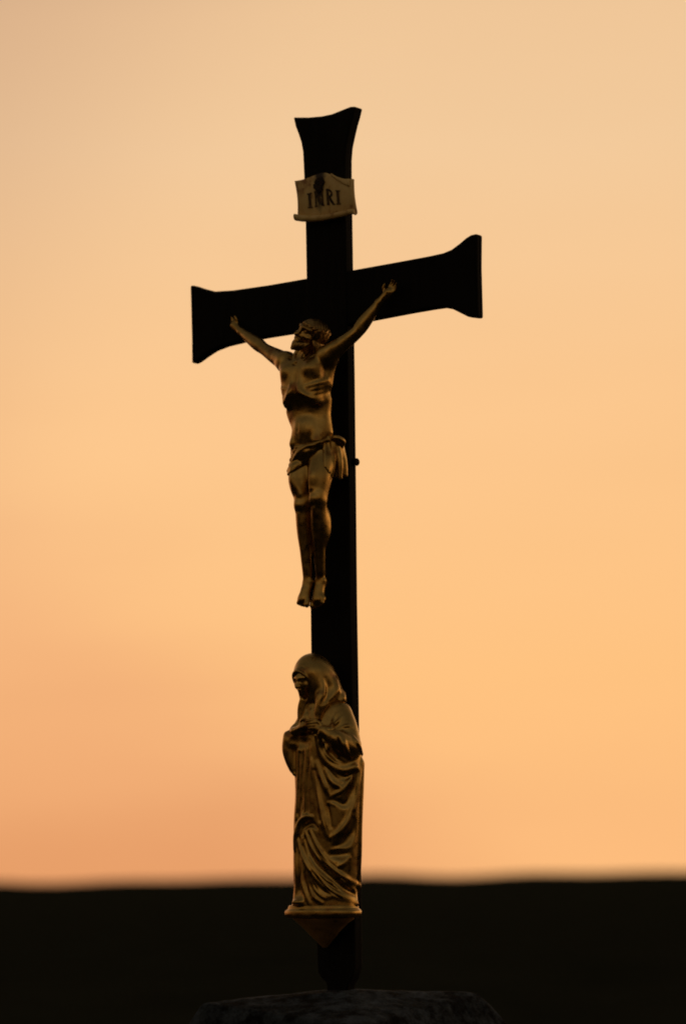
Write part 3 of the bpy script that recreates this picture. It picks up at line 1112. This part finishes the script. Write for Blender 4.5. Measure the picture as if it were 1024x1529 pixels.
# knot and hanging end on the figure's left hip
kn = A(504, 662, 0.050)
lc.ell(kn + (0.002, 0.004, 0.006), (0.013, 0.014, 0.011), 0.004)
lc.tube([kn + (-0.012, -0.006, 0.010), kn + (0.004, -0.012, 0.012), kn + (0.012, 0.004, 0.004), kn + (0.002, 0.012, -0.006)], [0.005, 0.007, 0.007, 0.005], 0.002)
for q, (x0, x1, x2, y2, w2) in enumerate(((496, 498, 497, 706, 0.054), (499, 503, 502, 712, 0.050), (503, 508, 508, 714, 0.044), (507, 512, 513, 708, 0.036), (509, 514, 516, 710, 0.026), (503, 510, 513, 702, 0.020))):
    lc.tube([A(x0, 657, w2 + 0.004), A(x0 + 1, 668, w2 + 0.004), A(x1, 690, w2 + 0.004 * (-1) ** q), A(x2, y2, w2 + 0.004 * (-1) ** q)], [0.0058, 0.0068, 0.0070, 0.0052], 0.0036)
link('loincloth', lc.mesh('loincloth', fb), GOLD, fig)

# foot rest behind the feet
# ------------------------------------------------------------------ robed woman
sb = at(482, 1369, 0.05)
mary = thing('robed_woman_statue', 'gilded statue of a veiled woman in long robes at the foot of the cross', 'statue', sb)
HM = 0.0016
lo_m = (at(424, 1300, 0.06)[0] - 0.03, -0.165, sb[2] - 0.07)
hi_m = (at(545, 1100, 0.0)[0] + 0.08, 0.0, at(465, 960, 0.05)[2])
COS, SIN = math.cos(TH), math.sin(TH)


def row(y, xl, xr, wc, b):
    c = at((xl + xr) / 2, y, wc)
    hw = (xr - xl) / 2 * PXM
    a = math.sqrt(max(hw * hw - (SIN * b) ** 2, 1e-5)) / COS
    return (c[2], c[0], c[1], a, b)


rb = Clay(lo_m, hi_m, HM)
rb.loft([row(1030, 455, 492, 0.050, 0.026), row(1044, 451, 506, 0.048, 0.034), row(1058, 450, 518, 0.048, 0.040), row(1075, 448, 525, 0.050, 0.046), row(1095, 442, 531, 0.054, 0.050), row(1115, 441, 536, 0.056, 0.052),
         row(1140, 440, 540, 0.056, 0.052), row(1170, 441.5, 539, 0.056, 0.052), row(1210, 442.5, 538, 0.056, 0.052), row(1260, 441, 536.5, 0.056, 0.052),
         row(1300, 440, 533.5, 0.056, 0.052), row(1325, 441, 531, 0.055, 0.051), row(1343, 439, 532, 0.055, 0.051), row(1359, 434, 533, 0.055, 0.052)], 0.0, 2.15)
F = rb.fold
# long tunic folds at the front left
for pts, r in (
        ([(446, 1120), (446, 1160), (445, 1200), (443, 1250), (443, 1300)], 0.0050),
        ([(449, 1108), (449, 1150), (447, 1190), (445, 1222)], 0.0052),
        ([(456, 1104), (456, 1150), (455, 1190), (453, 1218)], 0.0050),
        ([(463, 1110), (463, 1150), (463, 1190), (464, 1214)], 0.0045),
        ([(466, 1135), (472, 1170), (479, 1205), (486, 1232), (491, 1250)], [0.005, 0.0065, 0.008, 0.008, 0.005]),
        ([(474, 1140), (484, 1170), (493, 1190)], [0.005, 0.006, 0.004])):
    F(pts, r, 0.15, 0.006)
for pts, r in (
        ([(446, 1125), (445, 1170), (443, 1215)], 0.0035), ([(452.5, 1112), (452, 1160), (450, 1212)], 0.0035), ([(459.5, 1112), (459.5, 1160), (458, 1212)], 0.0032),
        ([(467, 1150), (470, 1185), (476, 1225)], 0.0045), ([(487, 1180), (490, 1205), (494, 1235)], 0.0030)):
    F(pts, r, -0.1, 0.005, cut=True)
# cloak hanging from her left arm: swags and the long edge
for pts, r in (
        ([(538, 1135), (534, 1165), (529, 1195), (521, 1222), (509, 1240), (495, 1251)], [0.006, 0.0075, 0.0075, 0.008, 0.008, 0.005]),
        ([(529, 1150), (522, 1166), (512, 1180), (499, 1187)], [0.006, 0.0075, 0.007, 0.004]),
        ([(487, 1150), (497, 1168), (510, 1176)], [0.005, 0.0065, 0.004]),
        ([(540, 1140), (539, 1180), (537, 1230), (536, 1280), (533, 1330)], 0.0065),
        ([(519, 1200), (508, 1200), (492, 1199)], [0.003, 0.004, 0.003])):
    F(pts, r, 0.30, 0.006)
for pts, r in (
        ([(533, 1155), (526, 1180), (516, 1200), (497, 1195)], [0.005, 0.007, 0.008, 0.004]),
        ([(530, 1215), (526, 1240), (515, 1258), (498, 1264)], [0.006, 0.010, 0.012, 0.006]),
        ([(520, 1272), (507, 1276), (494, 1276)], [0.010, 0.012, 0.007]),
        ([(505, 1155), (515, 1160), (524, 1154)], [0.005, 0.006, 0.005])):
    F(pts, r, -0.15, 0.008, cut=True)
# gathered loop over the knee and the long diagonal folds running to the hem on the right
F([(441, 1268), (442, 1246), (448, 1227), (458, 1219), (468, 1220)], [0.0055, 0.0065, 0.0065, 0.0060, 0.004], -0.15, 0.003)
F([(450, 1246), (455, 1234), (464, 1230), (471, 1236)], [0.006, 0.008, 0.008, 0.005], 0.0, 0.004, cut=True)
for pts, r in (
        ([(457, 1241), (466, 1262), (478, 1280), (496, 1297), (516, 1312), (534, 1323)], [0.005, 0.0065, 0.0070, 0.0072, 0.0075, 0.0075]),
        ([(463, 1238), (474, 1262), (487, 1281), (500, 1292)], [0.0035, 0.0045, 0.0045, 0.003]),
        ([(447, 1255), (454, 1280), (467, 1302), (485, 1321), (506, 1337), (530, 1349)], [0.005, 0.0065, 0.0070, 0.0080, 0.0085, 0.0080]),
        ([(463, 1283), (474, 1302), (488, 1315), (502, 1316)], [0.004, 0.0055, 0.0055, 0.003]),
        ([(451, 1285), (451, 1310), (456, 1332), (464, 1349)], [0.005, 0.0058, 0.0058, 0.005]),
        ([(458, 1300), (460, 1322), (468, 1338), (482, 1348)], [0.004, 0.005, 0.005, 0.004]),
        ([(502, 1296), (512, 1290), (521, 1281)], [0.004, 0.006, 0.003]),
        ([(444, 1270), (443, 1300), (444, 1325), (441, 1350)], [0.005, 0.005, 0.005, 0.006]),
        ([(470, 1318), (474, 1330), (486, 1339), (498, 1338)], [0.004, 0.005, 0.005, 0.003])):
    F(pts, r, 0.30, 0.005)
for pts, r in (
        ([(455, 1252), (462, 1275), (473, 1292), (490, 1307), (512, 1325), (532, 1336)], [0.004, 0.0050, 0.0050, 0.0055, 0.0065, 0.0065]),
        ([(447, 1275), (447, 1300), (446, 1330)], [0.004, 0.005, 0.005]),
        ([(455, 1300), (457, 1320), (463, 1338)], 0.0030),
        ([(480, 1290), (497, 1306), (505, 1312)], 0.0035)):
    F(pts, r, -0.15, 0.005, cut=True)
for pts in ([(459, 1245), (469, 1268), (482, 1287), (500, 1303), (520, 1318)], [(466, 1240), (478, 1266), (490, 1284), (502, 1296)],
            [(449, 1262), (457, 1287), (471, 1309), (489, 1328), (510, 1343)], [(452, 1262), (461, 1286), (475, 1305), (492, 1321), (512, 1334)],
            [(454, 1290), (454.5, 1312), (460, 1334)], [(463, 1300), (468, 1320), (478, 1334), (490, 1341)],
            [(446, 1130), (446, 1170), (443.5, 1220)], [(454.5, 1112), (454, 1160), (452, 1210)], [(461.5, 1114), (461.5, 1160), (461, 1210)],
            [(470, 1150), (476, 1190), (484, 1226), (489, 1244)], [(535, 1150), (530, 1185), (522, 1212), (510, 1232), (498, 1244)],
            [(500, 1190), (512, 1184), (523, 1170), (531, 1156)], [(476, 1120), (486, 1142), (500, 1160), (514, 1165)],
            [(538.5, 1170), (537, 1220), (535, 1270), (533, 1320)]):
    F(pts, 0.0021, -0.25, 0.0022, cut=True)
# the foot under the hem, and hem spread
rb.ell(at(448, 1347, 0.098), (0.017, 0.022, 0.008), 0.014)
# right sleeve (viewer's left) hanging open from the raised forearm
el = at(436, 1104, 0.092)
rb.tube([at(461, 1064, 0.066), at(449, 1086, 0.076), at(437, 1106, 0.087)], [0.017, 0.018, 0.020], 0.010)
rb.tube([at(432, 1100, 0.090), at(432, 1122, 0.090), at(438, 1148, 0.088)], [0.0150, 0.0165, 0.010], 0.006)
rb.tube([at(428, 1096, 0.090), at(427, 1116, 0.092), at(431, 1138, 0.092), at(440, 1156, 0.090)], [0.0062, 0.0066, 0.0066, 0.0050], 0.003)
rb.tube([at(436, 1106, 0.112), at(446, 1108, 0.116), at(458, 1107, 0.122)], [0.014, 0.017, 0.012], 0.006, cut=True)
# left arm (viewer's right): upper arm, forearm lying across the body, deep sleeve below
rb.tube([at(509, 1064, 0.050), at(518, 1088, 0.058), at(523, 1112, 0.066)], [0.025, 0.025, 0.025], 0.014)
rb.tube([at(522, 1116, 0.076), at(506, 1106, 0.102), at(484, 1092, 0.118)], [0.025, 0.022, 0.015], 0.010)
rb.tube([at(472, 1098, 0.116), at(478, 1120, 0.108), at(492, 1140, 0.100), at(512, 1150, 0.086), at(530, 1146, 0.070)], [0.0060, 0.0070, 0.0085, 0.0095, 0.0090], 0.006)
F([(476, 1096), (482, 1116), (493, 1132), (508, 1142)], [0.004, 0.0052, 0.0052, 0.003], 0.0, 0.003)
F([(494, 1098), (497, 1114), (505, 1128), (516, 1136)], [0.003, 0.0045, 0.0045, 0.003], 0.0, 0.003)
F([(511, 1092), (513, 1108), (518, 1122), (524, 1130)], [0.004, 0.0060, 0.0060, 0.004], 0.0, 0.004)
F([(526, 1100), (535, 1112), (540, 1126)], [0.004, 0.0050, 0.004], 0.0, 0.004)
F([(487, 1108), (491, 1122), (502, 1134)], [0.003, 0.0045, 0.004], -0.1, 0.004, cut=True)
F([(504, 1100), (507, 1114), (514, 1126)], [0.003, 0.0045, 0.004], -0.1, 0.004, cut=True)
# breast and mantle creases
F([(497, 1085), (504, 1078), (510, 1070)], [0.003, 0.004, 0.002], 0.0, 0.003)
F([(491, 1086), (497, 1076), (503, 1066)], [0.002, 0.003, 0.002], 0.0, 0.003)
F([(508, 1088), (518, 1084), (526, 1086)], [0.003, 0.004, 0.002], 0.0, 0.003)
F([(464, 1060), (464, 1072)], [0.003, 0.003], 0.0, 0.003)
F([(471, 1058), (473, 1074)], [0.003, 0.003], 0.0, 0.003)
F([(457, 1058), (456, 1072)], [0.003, 0.003], 0.0, 0.003)
# generic folds on the far sides, which this view does not see
for i in range(9):
    a = math.pi * 0.05 + i * 0.38
    for sgn in (-1,):
        x0, y0 = 0.088 * math.cos(a + 2.6), 0.050 * math.sin(a + 2.6)
        c = at(489, 1230, 0.056)
        if y0 > 0.0 or x0 < -0.05:
            rb.tube([c + (x0 * 0.9, y0, 0.08), c + (x0 * 0.98, y0, 0.0), c + (x0, y0, -0.17)], [0.003, 0.006, 0.006], 0.006)
sl, x, y, z = rb.sub(rb.lo, rb.lo + rb.n * HM)
rb.F[sl] = np.maximum(rb.F[sl], (y + 0.0005) + 0 * x + 0 * z)           # flat back against the cross
rb.F[sl] = np.maximum(rb.F[sl], (at(482, 1357, 0.06)[2] - z) + 0 * x + 0 * y)
link('robe', rb.mesh('robe', sb), GOLD, mary)

# head and hands: one surface
mh_c = at(458.5, 1013, 0.083)
MF = axes((-0.14, -0.94, -0.30), (0.02, -0.2, 1.0))


def mp_(x, f, u):
    return mh_c + MF[:, 0] * x + MF[:, 1] * f + MF[:, 2] * u


hd = Clay((lo_m[0], -0.19, at(460, 1110, 0.1)[2]), (at(500, 1060, 0.1)[0] + 0.06, 0.0, hi_m[2]), 0.0013)
hd.ell(mp_(0, -0.004, 0.008), (0.0245, 0.0315, 0.0260), 0.006, MF)
hd.ell(mp_(0, 0.010, -0.010), (0.0215, 0.0225, 0.0280), 0.010, MF)
hd.ell(mp_(0, 0.022, -0.032), (0.0100, 0.0095, 0.0085), 0.009, MF)
hd.tube([mp_(-0.016, 0.0215, 0.0075), mp_(0, 0.0265, 0.0070), mp_(0.016, 0.0215, 0.0075)], 0.0036, 0.008)
hd.tube([mp_(0, 0.029, 0.006), mp_(0, 0.0345, -0.004), mp_(0, 0.0385, -0.010)], [0.0030, 0.0034, 0.0046], 0.004)
hd.ell(mp_(0, 0.033, -0.0112), (0.0060, 0.004, 0.0030), 0.003, MF)
for sg in (-1, 1):
    hd.ell(mp_(sg * 0.0100, 0.0330, 0.0015), (0.0064, 0.0062, 0.0040), 0.004, MF, cut=True)
    hd.ell(mp_(sg * 0.0098, 0.0250, 0.0016), (0.0052, 0.0046, 0.0036), 0.002, MF)
    hd.ell(mp_(sg * 0.0140, 0.0190, -0.0110), (0.0095, 0.0085, 0.0090), 0.008, MF)
hd.tube([mp_(-0.0065, 0.0305, -0.0196), mp_(0, 0.0340, -0.0188), mp_(0.0065, 0.0305, -0.0196)], 0.0019, 0.002)
hd.tube([mp_(-0.0055, 0.0302, -0.0232), mp_(0, 0.0332, -0.0236), mp_(0.0055, 0.0302, -0.0232)], 0.0022, 0.002)
hd.tube([mp_(0, -0.004, -0.02), at(463, 1060, 0.070), at(466, 1075, 0.070)], [0.018, 0.018, 0.026], 0.01)      # neck into the breast
# arms inside the sleeves come out as two crossed hands
hd.tube([at(466, 1075, 0.070), at(440, 1090, 0.090), at(446, 1092, 0.112)], [0.02, 0.012, 0.0105], 0.008)


def mhand(wrist, knuckle, tipdir, side, nrm, sc=1.0):
    wrist, knuckle = np.asarray(wrist), np.asarray(knuckle)
    d = knuckle - wrist
    d = d / np.linalg.norm(d)
    c = (wrist + knuckle) / 2
    s_ = np.asarray(side, float)
    s_ = s_ - d * (s_ @ d)
    s_ /= np.linalg.norm(s_)
    n_ = np.cross(d, s_)
    if n_ @ np.asarray(nrm) < 0:
        n_ = -n_
    hd.tube([wrist - d * 0.012, wrist, c], [0.0100, 0.0092, 0.0095], 0.005)
    hd.ell(c + d * 0.004, (0.0180 * sc, 0.0125 * sc, 0.0068 * sc), 0.005, np.array([d, s_, n_]).T)
    for o, lg in ((0.0096, 0.0205), (0.0034, 0.0235), (-0.0032, 0.0220), (-0.0092, 0.0175)):
        b0 = knuckle + s_ * o * sc
        b1 = b0 + np.asarray(tipdir) * lg * 0.5 + n_ * 0.0005
        b2 = b0 + np.asarray(tipdir) * lg * 0.95 - n_ * 0.004
        hd.tube([b0 - d * 0.004, b0, b1, b2], [0.0036, 0.0036, 0.0033, 0.0027], 0.0010, n=3)
    b0 = c - d * 0.004 + s_ * 0.010
    hd.tube([b0, b0 + d * 0.010 + s_ * 0.007 + n_ * 0.002, b0 + d * 0.021 + s_ * 0.006 + n_ * 0.001], [0.0048, 0.0040, 0.0031], 0.003, n=3)


# her right hand laid over the left wrist, knuckles forward
w0, k0 = at(444, 1090, 0.118), at(461, 1082, 0.131)
td = at(476, 1080, 0.126) - k0
mhand(w0, k0, td / np.linalg.norm(td), (0.05, -0.15, 1.0), (0, -1, 0.3))
w1, k1 = at(486, 1090, 0.118), at(470, 1088, 0.122)
td = at(455, 1094, 0.112) - k1
mhand(w1, k1, td / np.linalg.norm(td), (0, -0.1, 1.0), (0, -1, 0))
link('body', hd.mesh('body', sb), GOLD, mary)

# veil
vl = Clay((lo_m[0], -0.17, at(460, 1080, 0.05)[2]), hi_m, 0.0015)
vc = at(466, 1010, 0.066)
vl.loft([row(975.5, 461, 469, 0.064, 0.004), row(977.5, 455, 477, 0.064, 0.016), row(981, 449.5, 483, 0.064, 0.026), row(987, 444, 490, 0.064, 0.036), row(995, 440, 496.5, 0.064, 0.044),
         row(1003, 438.5, 501, 0.063, 0.049), row(1012, 439.5, 505, 0.060, 0.051), row(1022, 442, 508.5, 0.057, 0.050), row(1032, 445, 511.5, 0.054, 0.048), row(1041, 447, 514, 0.051, 0.046),
         row(1049, 448, 517, 0.048, 0.045)], 0.0, 2.0)
vl.tube([at(455, 1040, 0.090), at(451, 1058, 0.085), at(449, 1076, 0.085)], [0.012, 0.011, 0.008], 0.008)
vl.tube([at(480, 1040, 0.088), at(478, 1056, 0.092), at(475, 1074, 0.098)], [0.014, 0.011, 0.007], 0.008)
# face opening
vl.ell(mp_(0.0, 0.030, -0.010), (0.0240, 0.0420, 0.0345), 0.003, MF, cut=True)
vl.tube([mp_(0.0, 0.038, -0.02), mp_(0.0, 0.040, -0.05), mp_(0, 0.045, -0.085)], [0.022, 0.017, 0.013], 0.004, cut=True)
vl.ell(mp_(0, 0.000, 0.004), (0.0262, 0.0330, 0.0300), 0.002, MF, cut=True)
# double rolled edge of the hood
def hood(f, u, r0, dz):
    pts = []
    for a in np.linspace(-2.2, 2.2, 23):
        pts.append(mp_(0.0262 * math.sin(a) * r0, f - 0.010 * (1 - math.cos(a)), u + 0.0305 * math.cos(a) * r0 + dz))
    return pts
vl.tube(hood(0.027, -0.005, 1.0, 0), 0.0034, 0.003, n=4)
vl.tube(hood(0.019, -0.004, 1.05, 0), 0.0046, 0.004, n=4)
vl.tube(hood(0.012, -0.002, 1.22, 0), 0.0030, 0.003, n=4)
FV = vl.fold
for pts, r in (
        ([(481, 1020), (484, 1034), (480, 1048), (475, 1062)], [0.006, 0.008, 0.008, 0.006]),
        ([(500, 1018), (501, 1032), (493, 1044), (484, 1054)], [0.006, 0.009, 0.008, 0.006]),
        ([(512, 1036), (511, 1044), (502, 1050)], [0.005, 0.007, 0.005])):
    FV(pts, r, 0.55, 0.012)
for pts, r in (
        ([(488, 1014), (492, 1026), (489, 1040), (482, 1050)], [0.004, 0.007, 0.005, 0.003]),
        ([(507, 1038), (503, 1045), (495, 1050)], [0.003, 0.004, 0.003])):
    FV(pts, r, -0.3, 0.010, cut=True)
sl, x, y, z = vl.sub(vl.lo, vl.lo + vl.n * 0.0015)
vl.F[sl] = np.maximum(vl.F[sl], (y + 0.0005) + 0 * x + 0 * z)
link('veil', vl.mesh('veil', sb), GOLD, mary)

# moulded base slab
bs = Clay((lo_m[0] - 0.02, -0.19, sb[2] - 0.02), (hi_m[0] + 0.02, 0.01, sb[2] + 0.05), 0.0015)
zb = at(482, 1362, 0.06)[2]
xl_ = at(430, 1362, 0.100)[0]
xr_ = at(531, 1362, 0.030)[0]
bs.loft([row(1370, 432, 532, 0.055, 0.052), row(1368.6, 429, 535, 0.055, 0.055), row(1366, 427, 537, 0.055, 0.057), row(1361, 427, 537, 0.055, 0.057),
         row(1358.5, 428.5, 535.5, 0.055, 0.056), row(1356.5, 432, 533, 0.055, 0.053), row(1354, 432, 533, 0.055, 0.053), row(1351, 434, 531, 0.055, 0.051)], 0.0, 2.3)
sl, x, y, z = bs.sub(bs.lo, bs.lo + bs.n * 0.0015)
bs.F[sl] = np.maximum(bs.F[sl], (y + 0.0008) + 0 * x + 0 * z)
link('base', bs.mesh('base', sb), GOLD, mary)

# ------------------------------------------------------------------ corbel under the statue
cb0 = at(486, 1413, 0.012)
cor = thing('bracket', 'small tapered gilded bracket under the robed statue on the cross', 'bracket', cb0)
cc = Clay((lo_m[0], -0.15, cb0[2] - 0.02), (hi_m[0], 0.01, zb + 0.01), 0.0016)
cc.loft([row(1370.5, 436, 530, 0.052, 0.050), row(1374, 440, 526, 0.048, 0.046), row(1382, 449, 516, 0.040, 0.038), row(1392, 459, 507, 0.029, 0.028),
         row(1402, 469, 499, 0.019, 0.019), row(1410, 477, 493, 0.010, 0.011), row(1415, 482, 489, 0.006, 0.006)], 0.0, 2.0)
sl, x, y, z = cc.sub(cc.lo, cc.lo + cc.n * 0.0016)
cc.F[sl] = np.maximum(cc.F[sl], (y + 0.0006) + 0 * x + 0 * z)
link('bracket_body', cc.mesh('bracket_body', cb0), TARNISH, cor)
